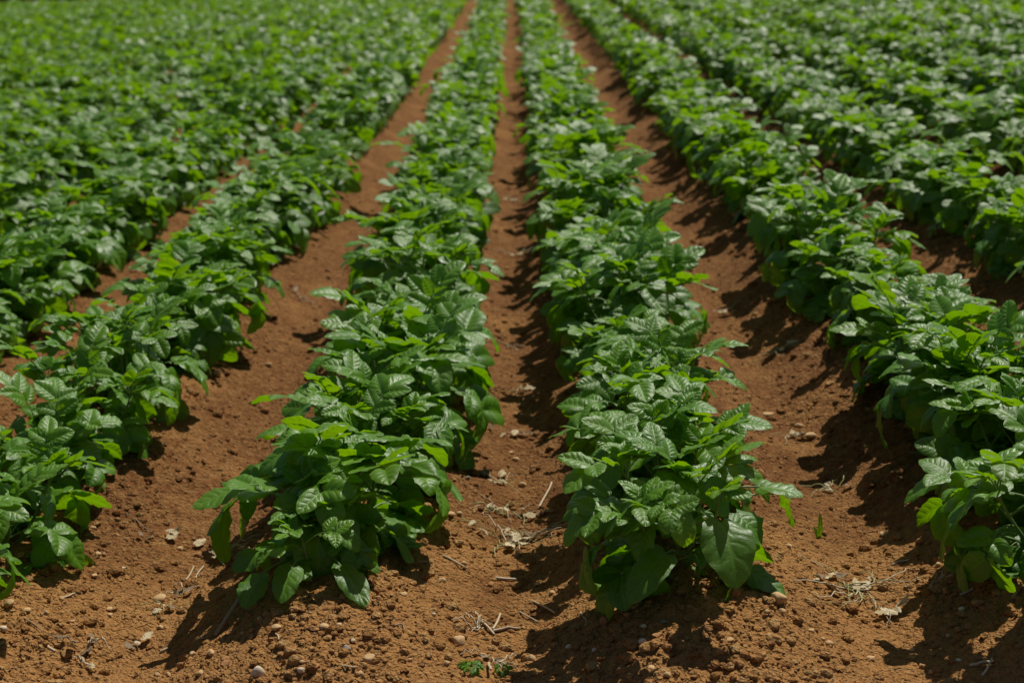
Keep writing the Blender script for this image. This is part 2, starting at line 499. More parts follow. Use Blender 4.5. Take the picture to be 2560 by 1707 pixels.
# ------------------------------------------------------------------ soil crumbs: uncountable, one object
def ico(sub):
    t = (1 + 5 ** .5) / 2
    v = np.array([(-1, t, 0), (1, t, 0), (-1, -t, 0), (1, -t, 0), (0, -1, t), (0, 1, t), (0, -1, -t), (0, 1, -t), (t, 0, -1), (t, 0, 1), (-t, 0, -1), (-t, 0, 1)], float)
    f = [(0, 11, 5), (0, 5, 1), (0, 1, 7), (0, 7, 10), (0, 10, 11), (1, 5, 9), (5, 11, 4), (11, 10, 2), (10, 7, 6), (7, 1, 8), (3, 9, 4), (3, 4, 2), (3, 2, 6), (3, 6, 8), (3, 8, 9), (4, 9, 5), (2, 4, 11), (6, 2, 10), (8, 6, 7), (9, 8, 1)]
    v /= np.linalg.norm(v, axis=1)[:, None]
    v = list(map(tuple, v))
    for _ in range(sub):
        cache = {}; nf = []
        def mid(a, b):
            k = (min(a, b), max(a, b))
            if k not in cache:
                p = unit((np.array(v[a]) + np.array(v[b])) / 2); v.append(tuple(p)); cache[k] = len(v) - 1
            return cache[k]
        for a, b, c in f:
            x, y_, z = mid(a, b), mid(b, c), mid(c, a)
            nf += [(a, x, z), (b, y_, x), (c, z, y_), (x, y_, z)]
        f = nf
    return np.array(v), np.array(f)

def lump(rng, v0, size, flat=.75, rough=.22, facet=True):
    v = v0.copy()
    # cut by a few random planes so that it reads as a broken lump
    for _ in range(6 if facet else 2):
        nrm = unit(rng.normal(size=3)); c = rng.uniform(.62, .92)
        dd = v @ nrm
        v = v - np.clip(dd - c, 0, None)[:, None] * nrm
    v = v * (1 + rough * rng.uniform(-.5, .5, len(v)))[:, None] if rough else v
    v = v * np.array([rng.uniform(.8, 1.35), rng.uniform(.75, 1.1), flat * rng.uniform(.75, 1.2)])
    a = rng.uniform(0, 6.28); ca, sa = math.cos(a), math.sin(a)
    v = v @ np.array([[ca, -sa, 0], [sa, ca, 0], [0, 0, 1]]).T
    return v * size

def scatter_crumbs():
    rng = np.random.RandomState(77)
    v0, f0 = ico(0); v1, f1 = ico(1)
    protos0 = [lump(rng, v0, 1.0, .62, .3) for _ in range(24)]
    protos1 = [lump(rng, v1, 1.0, .62, .16) for _ in range(24)]
    V, F, D = [], [], []
    n = 0
    N = 90000
    ysr = 2.0 + (rng.rand(N) ** 1.9) * 6.5
    xsr = (rng.rand(N) * 2 - 1) * (0.42 * ysr + .15)
    ph = (xsr - ROW_X0) / SPACING - .5
    prof = .5 + .5 * np.cos(2 * np.pi * (ph - np.round(ph)))
    dens = vnoise(xsr * 4, ysr * 4) + .5
    keep = rng.rand(N) < (.14 + .5 * prof + .5 * dens ** 2) * np.where(ysr < 2.75, 1.0, .62)
    xsr, ysr = xsr[keep], ysr[keep]
    zs = ground_z(xsr, ysr)
    rad = 0.0027 * (1 - rng.rand(len(xsr)) * .988) ** -.47
    rad = np.clip(rad * np.where(ysr > 3.5, 1.3, 1.0), .0018, .0155)
    tone = rng.rand(len(xsr))
    for x, y_, z, r, t in zip(xsr, ysr, zs, rad, tone):
        pr, ff = (protos1, f1) if r > .0042 else (protos0, f0)
        v = pr[rng.randint(24)] * r + (x, y_, z + r * .10)
        V.append(v); F.append(ff + n); D.append(np.full((len(v), 3), t)); n += len(v)
    V = np.concatenate(V); F = np.concatenate(F); D = np.concatenate(D)
    me = raw_mesh('soil_crumbs', V, F, D, np.zeros(len(F), np.int32), [CLOD], smooth=False)
    return tag(link('soil_crumbs', me), 'crumbled red brown soil crumbs scattered over the ridges and furrows', 'soil crumbs', kind='stuff')
scatter_crumbs()

# ------------------------------------------------------------------ plants
ORD = ['first', 'second', 'third', 'fourth', 'fifth', 'sixth', 'seventh', 'eighth', 'ninth', 'tenth', 'eleventh', 'twelfth', 'thirteenth', 'fourteenth', 'fifteenth',
       'sixteenth', 'seventeenth', 'eighteenth', 'nineteenth', 'twentieth']
for w in ORD[:9]: ORD.append('twenty-' + w)
ORD.append('thirtieth')
for w in ORD[:9]: ORD.append('thirty-' + w)
ORD.append('fortieth')
for w in ORD[:9]: ORD.append('forty-' + w)

def row_phrase(k):
    side = 'right' if k >= 0 else 'left'
    m = k if k >= 0 else -k - 1
    if m == 0: return 'row just %s of middle furrow' % side
    return '%s row %s of middle furrow' % (ORD[m], side)

prng = np.random.RandomState(5)
plants = []                            # (x, y, row, scale)
for k in range(-34, 34):
    y = row_start(k)
    if k not in (-1, 0): y += prng.uniform(-.12, .12)
    idx = 0
    while y < FIELD_END - .4:
        x = row_x(k) + prng.uniform(-.03, .03)
        sc = prng.uniform(.84, 1.16) * (1.07 if k <= -2 and y > 3.6 else 1.0)
        if abs(x) < 0.42 * y + 2.2:
            plants.append([x, y, k, sc, idx])
        y += prng.uniform(.27, .37); idx += 1

def seen(x, y, margin=0):
    best = False
    z = float(ground_z(x, y, False))
    for dx in (-.22, 0, .22):
        for dz in (0.02, .16, .30):
            u, v, d = project((x + dx, y, z + dz))
            if -margin < u < 2560 + margin and -margin < v < 1707 + margin: best = True
    return best

vis = [p for p in plants if seen(p[0], p[1])]
vis.sort(key=lambda p: project((p[0], p[1], .2))[2])
N_NEAR, N_ALL = 46, 300
near, mid = vis[:N_NEAR], vis[N_NEAR:N_ALL]
chosen = {id(p) for p in near + mid}
rest = [p for p in plants if id(p) not in chosen]
print('plants', len(plants), 'visible', len(vis), 'mid far edge', mid[-1][1])

count_in_row = {}
order = {}
for p in sorted(near + mid, key=lambda p: p[1]):
    c = count_in_row.get(p[2], 0); order[id(p)] = c; count_in_row[p[2]] = c + 1

def plant_label(p):
    c = order[id(p)]
    sz = 'small' if p[3] < .8 else ('low' if p[3] < .95 else ('tall' if p[3] > 1.06 else 'bushy'))
    return '%s potato plant, %s from near end, %s' % (sz, ORD[c], row_phrase(p[2]))

# special first plants
for p in near:
    if p[2] == -1 and p[4] == 0: p[3] = .70; p[0], p[1] = at_z(800, 1450, .10)[:2]
    if p[2] == 0 and p[4] == 0: p[3] = 1.0; p[0], p[1] = at_z(1708, 1448, .11)[:2]
    if p[2] == -1 and p[4] == 1: p[3] = 1.12; p[0] = row_x(-1) - .03
    if p[2] == 1 and p[4] < 4: p[3] = 1.13; p[0] -= .03
    if p[2] == -2 and p[4] < 4: p[3] = .92; p[0] -= .04

GROUP = 'potato plants in the ridged rows'
def leaf_mesh(g, nm): return g.mesh(nm, [LEAF, STEM])

# twelve grown plants with every leaf a part of its own
protos = []
for q in range(20):
    st, lv = grow(100 + q, 0, nst=4 + (q % 3 == 0), height=.175 + .019 * (q % 4), spread=1.10 + .10 * (q % 3), leafsize=.93 + .07 * (q % 3))
    protos.append(([g.mesh('stem', [STEM]) for g in st], [leaf_mesh(g, 'leaf') for g in lv]))

for n_, p in enumerate(near):
    x, y, k, sc, idx = p
    e = bpy.data.objects.new('potato_plant', None); COL.objects.link(e)
    e.empty_display_size = .05
    e.location = (x, y, float(ground_z(x, y, False)) - .005); e.rotation_euler = (0, 0, prng.uniform(0, 6.28)); e.scale = (sc, sc, sc * prng.uniform(.95, 1.08))
    tag(e, plant_label(p), 'potato plant', GROUP)
    if idx == 0 and k in (-1, 0): e['rowkey'] = k
    st, lv = protos[(n_ * 7 + 3) % 20]
    for me in st: link('stem', me, e)
    for me in lv: link('leaf', me, e)

# plants a little farther off: stems and foliage
mprotos = []
for q in range(16):
    st, lv = grow(300 + q, 1, nst=4 + (q % 2), height=.180 + .019 * (q % 4), spread=1.10 + .10 * (q % 3), leafsize=.98)
    a, b = Geo(), Geo()
    for g in st: a.join(g)
    for g in lv: b.join(g)
    mprotos.append((a.mesh('stem', [STEM]), b.mesh('foliage', [LEAF, STEM])))
for n_, p in enumerate(mid):
    x, y, k, sc, idx = p
    e = bpy.data.objects.new('potato_plant', None); COL.objects.link(e)
    e.empty_display_size = .05
    e.location = (x, y, float(ground_z(x, y, False)) - .005); e.rotation_euler = (0, 0, prng.uniform(0, 6.28)); e.scale = (sc, sc, sc * prng.uniform(.95, 1.08))
    tag(e, plant_label(p), 'potato plant', GROUP)
    a, b = mprotos[prng.randint(16)]
    link('stem', a, e); link('foliage', b, e)

# the remaining plants of the field, past the nearest three hundred: one mass
fprotos = []
for q in range(10):
    st, lv = grow(500 + q, 2, nst=4, height=.205 + .018 * (q % 4), spread=1.16, leafsize=1.06)
    b = Geo()
    for g in lv: b.join(g)
    fprotos.append(b.arrays())
V, F, D = [], [], []; n = 0
for x, y, k, sc, idx in rest:
    v, f, d, m = fprotos[prng.randint(10)]
    a = prng.uniform(0, 6.28); ca, sa = math.cos(a), math.sin(a)
    w = v @ np.array([[ca, -sa, 0], [sa, ca, 0], [0, 0, 1]]).T * sc + (x, y, float(ground_z(x, y, False)))
    V.append(w); F.append(f + n); D.append(d); n += len(v)
V = np.concatenate(V); F = np.concatenate(F); D = np.concatenate(D)
me = raw_mesh('distant_potato_plants', V, F, D, np.zeros(len(F), np.int32), [LEAF])
tag(link('distant_potato_plants', me), 'blurred mass of green potato plants filling the far part of the field', 'potato crop', kind='stuff')

# ------------------------------------------------------------------ large single leaves of the two end plants
PX = 1 / 0.91875                        # the measurements below were read off a 2352 px wide view

def hero_leaf(root, base, tip, db, dt, width, facing, tone, droop=.5, fold=.2, start=None):
    """one big leaflet on a long stalk; db and dt are metres towards the camera from the plant's middle"""
    rng = np.random.RandomState(int(base[0] * 7 + tip[1]))
    o = np.array(root.location)
    dep = (o - CAM) @ FWD
    B = CAM + ray(base[0] * PX, base[1] * PX) * (dep - db)
    T = CAM + ray(tip[0] * PX, tip[1] * PX) * (dep - dt)
    for q in (B, T):
        q[2] = max(q[2], float(ground_z(q[0], q[1])) + .008)
    L = np.linalg.norm(T - B)
    chord = unit(T - B)
    N = unit(np.array(facing, float) - chord * (np.array(facing, float) @ chord))
    Y = unit(chord * math.cos(droop * .38) + N * math.sin(droop * .38))
    g = Geo()
    v, f, d = leaflet(B - o, Y, N, L * (1 + droop * droop / 24), width, 0, rng, tone, fold=fold, droop=droop, wave=1.9)
    g.add(v, f, d, 0)
    s0 = np.array([0, 0, .03]) if start is None else np.array(start, float)
    m = (s0 + (B - o)) / 2 + np.array([0, 0, .035])
    u = np.linspace(0, 1, 9)[:, None]
    path = (1 - u) ** 2 * s0 + 2 * u * (1 - u) * m + u ** 2 * (B - o + Y * .004)
    v, f = tube(path, np.linspace(.0026, .0017, 9), 5)
    g.add(v, f, np.tile([.5, 0, tone], (len(v), 1)), 1)
    return link('leaf', leaf_mesh(g, 'leaf'), root)

def end_plant(k, nst, height, spread, leafsize, seed, fill=1.0):
    e = None
    for o in list(COL.objects):
        if o.name.startswith('potato_plant') and o.get('rowkey') == k: e = o
    for c in list(e.children): bpy.data.objects.remove(c)
    del e['rowkey']
    e.scale = (1, 1, 1); e.rotation_euler = (0, 0, 0)
    st, lv = grow(seed, 0, nst, height, spread, leafsize, fill)
    for g in st: link('stem', g.mesh('stem', [STEM]), e)
    for g in lv:
        c_ = np.concatenate(g.v).mean(0)
        if k == 0:
            w_ = np.concatenate(g.v) - np.array([.085, -.21, .06])
            sd_ = np.array([math.sin(SUN_AZ) * math.cos(SUN_EL), math.cos(SUN_AZ) * math.cos(SUN_EL), math.sin(SUN_EL)])
            if (np.linalg.norm(np.cross(w_, sd_), axis=1) < .028).any(): continue
        if c_[1] < -.07 and c_[2] < .16 * height / .23: continue      # the big single leaves below hang here
        link('leaf', leaf_mesh(g, 'leaf'), e)
    return e

R1 = end_plant(0, 4, .23, 1.0, .98, 43)
FR = (-.05, -.8, .6)
hero_leaf(R1, (1655, 1197), (1692, 1352), .19, .255, .100, (.15, -.5, .85), .26, .95, .22)
hero_leaf(R1, (1530, 1272), (1446, 1388), .12, .19, .074, (-.1, -.5, .85), .2, 1.1, .4)
hero_leaf(R1, (1500, 1165), (1346, 1222), .05, .06, .080, (-.3, -.45, .85), .15, .8, .15)
hero_leaf(R1, (1492, 1132), (1388, 1240), .10, .12, .050, (-.75, .2, .65), .80, .7, .3, (0, 0, .1))
hero_leaf(R1, (1722, 1312), (1808, 1368), .04, .06, .062, (.2, -.3, .95), .15, .3, .2)
hero_leaf(R1, (1690, 1178), (1752, 1252), .04, .06, .080, (.5, -.4, .75), .2, .7, .15, (0, 0, .08))
hero_leaf(R1, (1740, 1118), (1846, 1140), .00, .03, .062, (.1, -.2, 1), .45, .5, .3, (.02, 0, .14))
hero_leaf(R1, (1790, 1130), (1822, 1212), -.02, .0, .055, (.9, .2, .35), .85, .4, .2, (.02, 0, .12))
hero_leaf(R1, (1620, 1105), (1668, 1188), .06, .09, .058, (.3, -.7, .7), .45, .6, .25, (0, 0, .14))
hero_leaf(R1, (1590, 1130), (1640, 1060), .02, -.03, .058, (0, -.3, 1), .6, .3, .35, (0, 0, .16))
L1 = end_plant(-1, 3, .145, .85, .66, 58, 1.0)
hero_leaf(L1, (598, 1318), (562, 1398), .09, .15, .060, (-.05, -.45, .9), .2, .5, .2)
hero_leaf(L1, (672, 1298), (646, 1386), .12, .19, .062, (0, -.45, .9), .25, .7, .15)
hero_leaf(L1, (782, 1298), (842, 1402), .10, .18, .060, (.2, -.45, .9), .25, .4, .3)
hero_leaf(L1, (752, 1224), (806, 1146), .03, -.02, .070, (.1, -.6, .75), .35, .5, .2, (.01, 0, .09))
hero_leaf(L1, (800, 1262), (872, 1318), .02, .04, .056, (.3, -.3, .9), .25, .9, .2)
hero_leaf(L1, (612, 1262), (534, 1312), .03, .05, .066, (-.3, -.4, .9), .1, .6, .15)
hero_leaf(L1, (706, 1212), (650, 1200), .05, .07, .034, (.1, -.5, .9), .7, .5, .5, (0, 0, .08))
hero_leaf(L1, (775, 1226), (838, 1206), .02, .02, .036, (.1, -.4, .9), .6, .5, .5, (0, 0, .08))

# ------------------------------------------------------------------ stones, each its own
sv, sf = ico(2)
srng = np.random.RandomState(21)
STONES = []
def S1(ox, oy, sc, rows):
    for x, y, w, c, a in rows: STONES.append((ox + x * sc, oy + y * sc, w * sc, c, a))
# x, y, width, colour, height-to-width
S1(480, 900, .5146, [(865, 1468, 74, 'tan', .9), (750, 1408, 52, 'grey', .9), (1300, 1368, 72, 'tan', .6), (1250, 752, 60, 'tan', .5), (1299, 750, 34, 'tan', .8),
  (1215, 1075, 46, 'tan', .7), (1608, 612, 40, 'tan', .7), (1320, 990, 36, 'tan', .7), (410, 1302, 56, 'tan', .6), (500, 1217, 62, 'brown', .6), (640, 1300, 60, 'tan', .6),
  (580, 1302, 50, 'brown', .7), (465, 1420, 52, 'brown', .8), (600, 1490, 56, 'brown', .7), (535, 1466, 40, 'tan', .5), (533, 1510, 40, 'white', .8), (895, 1160, 46, 'brown', .7),
  (1025, 1140, 46, 'tan', .6), (1240, 846, 40, 'tan', .6), (1175, 1235, 20, 'white', .8), (1060, 1460, 28, 'tan', .8), (820, 1528, 46, 'tan', .7), (1240, 1474, 36, 'tan', .6),
  (1200, 1381, 50, 'brown', .6), (370, 27, 40, 'tan', .7), (120, 70, 46, 'tan', .7), (330, 1256, 40, 'tan', .6), (783, 1360, 26, 'white', .8), (165, 1465, 56, 'brown', .7),
  (92, 1425, 46, 'tan', .8), (40, 1525, 42, 'tan', .8), (1553, 455, 36, 'tan', .6), (1572, 487, 40, 'tan', .7), (1415, 215, 36, 'tan', .7), (1385, 841, 40, 'brown', .6),
  (1340, 575, 30, 'grey', .7), (830, 1385, 36, 'brown', .9), (655, 1330, 34, 'brown', .7), (715, 1285, 34, 'tan', .5), (1450, 1090, 40, 'brown', .6)])
S1(480, 900, .5146, [(320, 1527, 82, 'white', .95)])
S1(1280, 900, .5146, [(1292, 1168, 90, 'tan', .75), (1308, 1228, 46, 'tan', .8), (1240, 1226, 36, 'tan', .9), (1245, 275, 62, 'tan', .6), (1395, 322, 52, 'tan', .5), (1190, 345, 36, 'tan', .7),
  (1455, 371, 72, 'tan', .4), (635, 1375, 46, 'white', .9), (702, 1340, 66, 'brown', .45), (865, 1192, 56, 'brown', .7), (1005, 1420, 56, 'brown', .7), (960, 1357, 26, 'tan', .9),
  (1057, 1366, 46, 'tan', .7), (1264, 1380, 40, 'brown', .8), (1248, 1345, 30, 'tan', 1.3), (1540, 1380, 46, 'tan', .7), (1525, 1431, 36, 'tan', .6), (1610, 1441, 42, 'brown', .8),
  (1455, 1316, 36, 'tan', .6), (640, 1296, 32, 'white', .8), (400, 1411, 26, 'white', .9), (345, 1406, 32, 'brown', .6), (475, 1170, 60, 'brown', .5), (447, 1276, 56, 'brown', 1.1),
  (755, 1548, 46, 'tan', .8), (670, 1500, 62, 'tan', .4), (50, 612, 42, 'tan', .8), (315, 593, 26, 'white', .6), (196, 1132, 36, 'tan', .7), (125, 1090, 30, 'tan', .6),
  (15, 486, 36, 'tan', .7), (275, 1396, 32, 'white', .9), (95, 1450, 50, 'tan', .7), (948, 1283, 36, 'brown', .6), (1345, 905, 40, 'tan', .6), (560, 1240, 40, 'brown', .7), (730, 1275, 36, 'grey', .7)])
S1(1800, 900, .5146, [(1060, 996, 32, 'tan', .8), (1041, 1086, 32, 'tan', .8), (1017, 1109, 26, 'tan', .6), (1235, 1036, 52, 'brown', .6), (1292, 1021, 38, 'brown', .7), (1175, 1211, 32, 'white', .8),
  (735, 1450, 48, 'tan', .45), (1160, 1460, 30, 'white', .7), (990, 1491, 50, 'brown', .5), (965, 886, 52, 'brown', .7), (795, 846, 46, 'tan', .5), (1110, 1340, 32, 'tan', .7),
  (935, 1411, 30, 'tan', .8), (1270, 1180, 92, 'brown', .3), (1205, 1300, 62, 'brown', .6), (500, 1357, 26, 'tan', .8), (1030, 1516, 36, 'tan', .7), (1290, 1455, 30, 'brown', .7)])
S1(0, 1200, .3233, [(560, 302, 84, 'tan', .8), (410, 350, 48, 'tan', .8), (722, 374, 52, 'tan', .7), (672, 371, 42, 'tan', .8), (895, 430, 64, 'brown', .7), (980, 460, 44, 'tan', .7),
  (610, 471, 38, 'tan', .7), (530, 411, 56, 'brown', .6), (760, 584, 58, 'tan', .9), (808, 580, 38, 'tan', .9), (618, 622, 84, 'white', .45), (950, 686, 42, 'white', .7),
  (1392, 536, 58, 'tan', .7), (1545, 582, 86, 'brown', .5), (72, 962, 84, 'tan', .9), (202, 1010, 82, 'tan', .45), (355, 1021, 26, 'white', 1.7), (585, 1028, 54, 'tan', .7),
  (662, 1080, 74, 'brown', .7), (560, 1091, 46, 'tan', .6), (478, 917, 42, 'tan', .8), (548, 930, 50, 'brown', .8), (1240, 928, 116, 'tan', .6), (842, 1000, 64, 'tan', .5), (1100, 1051, 60, 'brown', .6),
  (850, 1044, 44, 'tan', .7), (1240, 1140, 58, 'tan', .7), (22, 1156, 74, 'white', .7), (1487, 1356, 58, 'tan', 1.0), (1636, 1346, 52, 'tan', .9), (1565, 1221, 44, 'tan', .5),
  (1303, 1512, 48, 'tan', 1.1), (1548, 1500, 58, 'tan', .7), (1750, 1412, 94, 'brown', .7), (1408, 1440, 84, 'brown', .7), (1215, 1530, 54, 'tan', 1.1), (730, 742, 52, 'tan', .6), (190, 770, 60, 'brown', .5),
  (1880, 1190, 44, 'tan', .8), (110, 1280, 60, 'brown', .5), (655, 180, 44, 'brown', .7)])

items = []
for px, py, wpx, c, asp in STONES:
    p = on_ground(px, min(py, 1690))
    dep = project(p)[2]
    wm = wpx / FPX * dep * .92
    v = sv.copy()
    for _ in range({'white': 3, 'brown': 10}.get(c, 6)):
        nr = unit(srng.normal(size=3)); cc = srng.uniform(.50, .86) if c != 'brown' else srng.uniform(.32, .72)
        v = v - np.clip(v @ nr - cc, 0, None)[:, None] * nr * .85
    v = v * (1 + .05 * np.sin(v @ srng.normal(size=3) * 3 + 1))[:, None]
    if c == 'brown': v = v * (1 + srng.uniform(-.14, .14, len(v)))[:, None]
    ext = v.max(0) - v.min(0)
    v = v / ext
    hgt = wm * min(max(asp, .45), 1.05)
    v = v * (wm, wm * srng.uniform(.7, 1.0), hgt)
    a = srng.uniform(-.35, .35) if asp > .5 else srng.uniform(-.12, .12)
    v = v @ np.array([[math.cos(a), -math.sin(a), 0], [math.sin(a), math.cos(a), 0], [0, 0, 1]]).T
    me = raw_mesh('stone', v, sf, None, np.zeros(len(sf), np.int32), [STONE[c]], c != 'brown')
    nm = 'clod' if (c == 'brown' and wpx > 20) else 'pebble'
    o = link(nm, me, None, (p[0], p[1], p[2] + hgt * .19))
    if c == 'brown': me.materials.clear(); me.materials.append(STONE['clod'])
    items.append((o, px, py, wpx, c, asp))

# landmarks to describe a stone by
LAND = [('the small end plant left of the middle furrow', 735 * PX, 1300 * PX), ('the big end plant right of the middle furrow', 1590 * PX, 1290 * PX),
        ('the wilted heap in the middle furrow', 1265, 1330), ('the wilted heap at lower right', 2134, 1476), ('the leaning straw stalk', 570, 1553),
        ('the green wilted sprig', 428, 1523), ('the white curled dead leaf at left', 417, 1340), ('the little weed at bottom centre', 1200, 1675),
        ('the lone green sprout', 2047, 1320), ('the dark dead leaf at lower left', 184, 1617), ('the white stone at the bottom edge', 645, 1686),
        ('the straw tuft before the middle furrow', 1200, 1574), ('the bottom right corner', 2540, 1690), ('the bottom left corner', 20, 1690), ('the leftmost plants', 60, 1400),
        ('the pale wilted leaf right of the big plant', 1985, 1095)]
used = {}
for o, px, py, wpx, c, asp in items:
    if abs(px - 645) < 3 and c == 'white' and wpx > 40:
        tag(o, 'large rounded white stone at the bottom edge, left of centre', 'stone', 'stones on the bare soil'); continue
    if abs(px - (1280 + 1292 * .5146)) < 1:
        tag(o, 'large pale tan stone under the lowest right leaf of the big end plant', 'stone', 'stones on the bare soil'); continue
    sz = 'large' if wpx > 33 else ('mid-sized' if wpx > 23 else ('small' if wpx > 15 else 'tiny'))
    shp = 'flat' if asp < .55 else ('upright' if asp > 1.0 else ('round' if asp > .75 else 'oval'))
    cl = {'white': 'whitish', 'tan': 'pale tan', 'brown': 'reddish brown', 'grey': 'grey'}[c]
    noun = 'soil clod' if o.name.startswith('clod') else 'pebble'
    best = sorted(LAND, key=lambda l: (l[1] - px) ** 2 + ((l[2] - py) * 1.5) ** 2)
    done = False
    for nm, lx, ly in best[:6]:
        dx, dy = px - lx, py - ly
        rel = ('right of' if dx > 0 else 'left of') if abs(dx) > abs(dy) else ('below' if dy > 0 else 'above')
        far = math.hypot(dx, dy)
        dist = 'close' if far < 70 else ('a little way' if far < 170 else 'some way')
        lab = '%s %s %s %s, %s %s %s' % (sz, shp, cl, noun, dist, rel, nm)
        if len(lab.split()) <= 16 and lab not in used:
            used[lab] = o; done = True; break
    if len(lab.split()) > 16: lab = lab.replace('mid-sized ', '').replace('some way ', '').replace('a little way ', '')
    tag(o, lab, 'clod' if noun == 'soil clod' else 'pebble', 'stones on the bare soil' if noun == 'pebble' else 'clods on the bare soil')

# ------------------------------------------------------------------ straws and sticks
def straw(a, b, r, mat, label, name='straw', cat='straw', lift=.0, bend=.0012, sides=5, taper=.8):
    A, B = on_ground(*a), on_ground(*b)
    A[2] += r * .8; B[2] += r * .8 + lift
    u = np.linspace(0, 1, 9)[:, None]
    rng = np.random.RandomState(int(a[0] + b[1]))
    path = A + (B - A) * u
    sidev = unit(np.cross(B - A, Zv))
    path = path + np.sin(u * np.pi) * (sidev * rng.uniform(-1, 1) * bend * 2 + Zv * (.3 * bend)) + np.sin(u * 2 * np.pi) * sidev * bend * rng.uniform(-1, 1)
    if lift == 0:
        gz = ground_z(path[:, 0], path[:, 1]) + r * .7
        path[:, 2] = np.maximum(path[:, 2], gz)
    c = path.mean(0)
    v, f = tube(path - c, np.linspace(r, r * taper, 9), sides)
    f = np.concatenate([f, [[0, 1, 2, 3]], [[len(v) - 4, len(v) - 3, len(v) - 2, len(v) - 1]]])
    o = link(name, raw_mesh(name, v, f, None, np.zeros(len(f), np.int32), [mat]), None, tuple(c))
    tag(o, label, cat, 'straws lying on the soil')
    return o
straw((538, 1592), (603, 1518), .0045, STRAWD, 'thick brown straw stalk leaning against the ridge end before the small plant', 'stalk', 'stalk', .02, .001, 8, 1.1)
straw((1108, 1390), (1166, 1421), .0026, STRAW, 'pale straight straw lying in the middle furrow below the wilted heap')
straw((1045, 1404), (1082, 1406), .0016, STRAWD, 'thin short brown straw left of the pale straight straw', bend=.002)
straw((1240, 1446), (1290, 1450), .0035, STRAW, 'white flat husk lying near the foot of the right ridge, middle furrow', 'husk', 'husk')
straw((1347, 1272), (1380, 1218), .0030, STRAW, 'pale stick standing at the ridge foot left of the big plant', lift=.012)
straw((1330, 1503), (1388, 1534), .0026, STRAW, 'yellow straw on the shaded ridge foot, lower left of the big plant')
straw((1430, 1262), (1488, 1244), .0018, STRAWD, 'crooked dry root in the shade left of the big plant', 'root', 'root', bend=.012)
straw((2400, 1490), (2432, 1474), .0034, STRAW, 'short thick pale straw on the soil at lower right')
straw((2425, 1664), (2478, 1658), .0030, STRAW, 'bent pale straw near the bottom right corner', bend=.008)
straw((2455, 1690), (2480, 1656), .0024, STRAW, 'loose straw crossing the bent straw at bottom right', lift=.008)
straw((2530, 1500), (2552, 1462), .0036, STRAWD, 'straw stub at the right edge of the picture, on dark soil')
straw((2232, 1412), (2274, 1400), .0022, STRAW, 'small pale straw in the shade of the rightmost near row')
straw((2492, 1366), (2515, 1358), .0028, STRAW, 'pale straw close under the rightmost near plants')
straw((60, 1545), (150, 1595), .0013, STRAWD, 'long thin brown root thread at the lower left', 'root_thread', 'root thread', bend=.008)
straw((315, 1284), (380, 1330), .0016, STRAWD, 'curved brown rootlet on the left furrow, above the white dead leaf', 'root_thread', 'root thread', bend=.01)
straw((120, 1618), (138, 1630), .0036, STRAW, 'short cream straw piece left of the dark dead leaf')
straw((160, 1494), (205, 1483), .0022, STRAW, 'pale thin straw on the left soil above the pebbles')
straw((402, 1630), (422, 1622), .0034, STRAW, 'short whitish straw chip right of the grey crumpled leaf')
straw((465, 1450), (486, 1422), .0020, STRAW, 'fine upright straw left of the small end plant', lift=.006)
straw((490, 1446), (510, 1420), .0020, STRAW, 'second fine straw beside the small end plant, nearer to it', lift=.006)
straw((1205, 1556), (1236, 1588), .0032, STRAW, 'pale split straw in the tuft before the middle furrow')
straw((1232, 1580), (1300, 1574), .0038, STRAWD, 'grey flat straw right of the straw tuft', bend=.003)
straw((1232, 1574), (1252, 1546), .0030, STRAW, 'short pale straw rising above the grey flat straw', lift=.01)
straw((1222, 1660), (1228, 1690), .0034, STRAW, 'cream straw standing in the heap beside the little weed', lift=.012)
straw((965, 1566), (1010, 1580), .0014, STRAWD, 'fine brown thread on the soil right of the small plant', 'root_thread', 'root thread', bend=.01)
straw((1300, 1530), (1345, 1555), .0020, STRAW, 'thin straw at the foot of the right ridge end')
straw((855, 1665), (890, 1668), .0020, STRAW, 'thin white straw near the bottom edge, right of the tan stone', bend=.002)
straw((1452, 1530), (1462, 1565), .0014, STRAW, 'tiny hooked pale thread under the big plant', bend=.006)
straw((690, 1585), (697, 1600), .0020, STRAW, 'tiny white straw chip on the end of the left ridge')

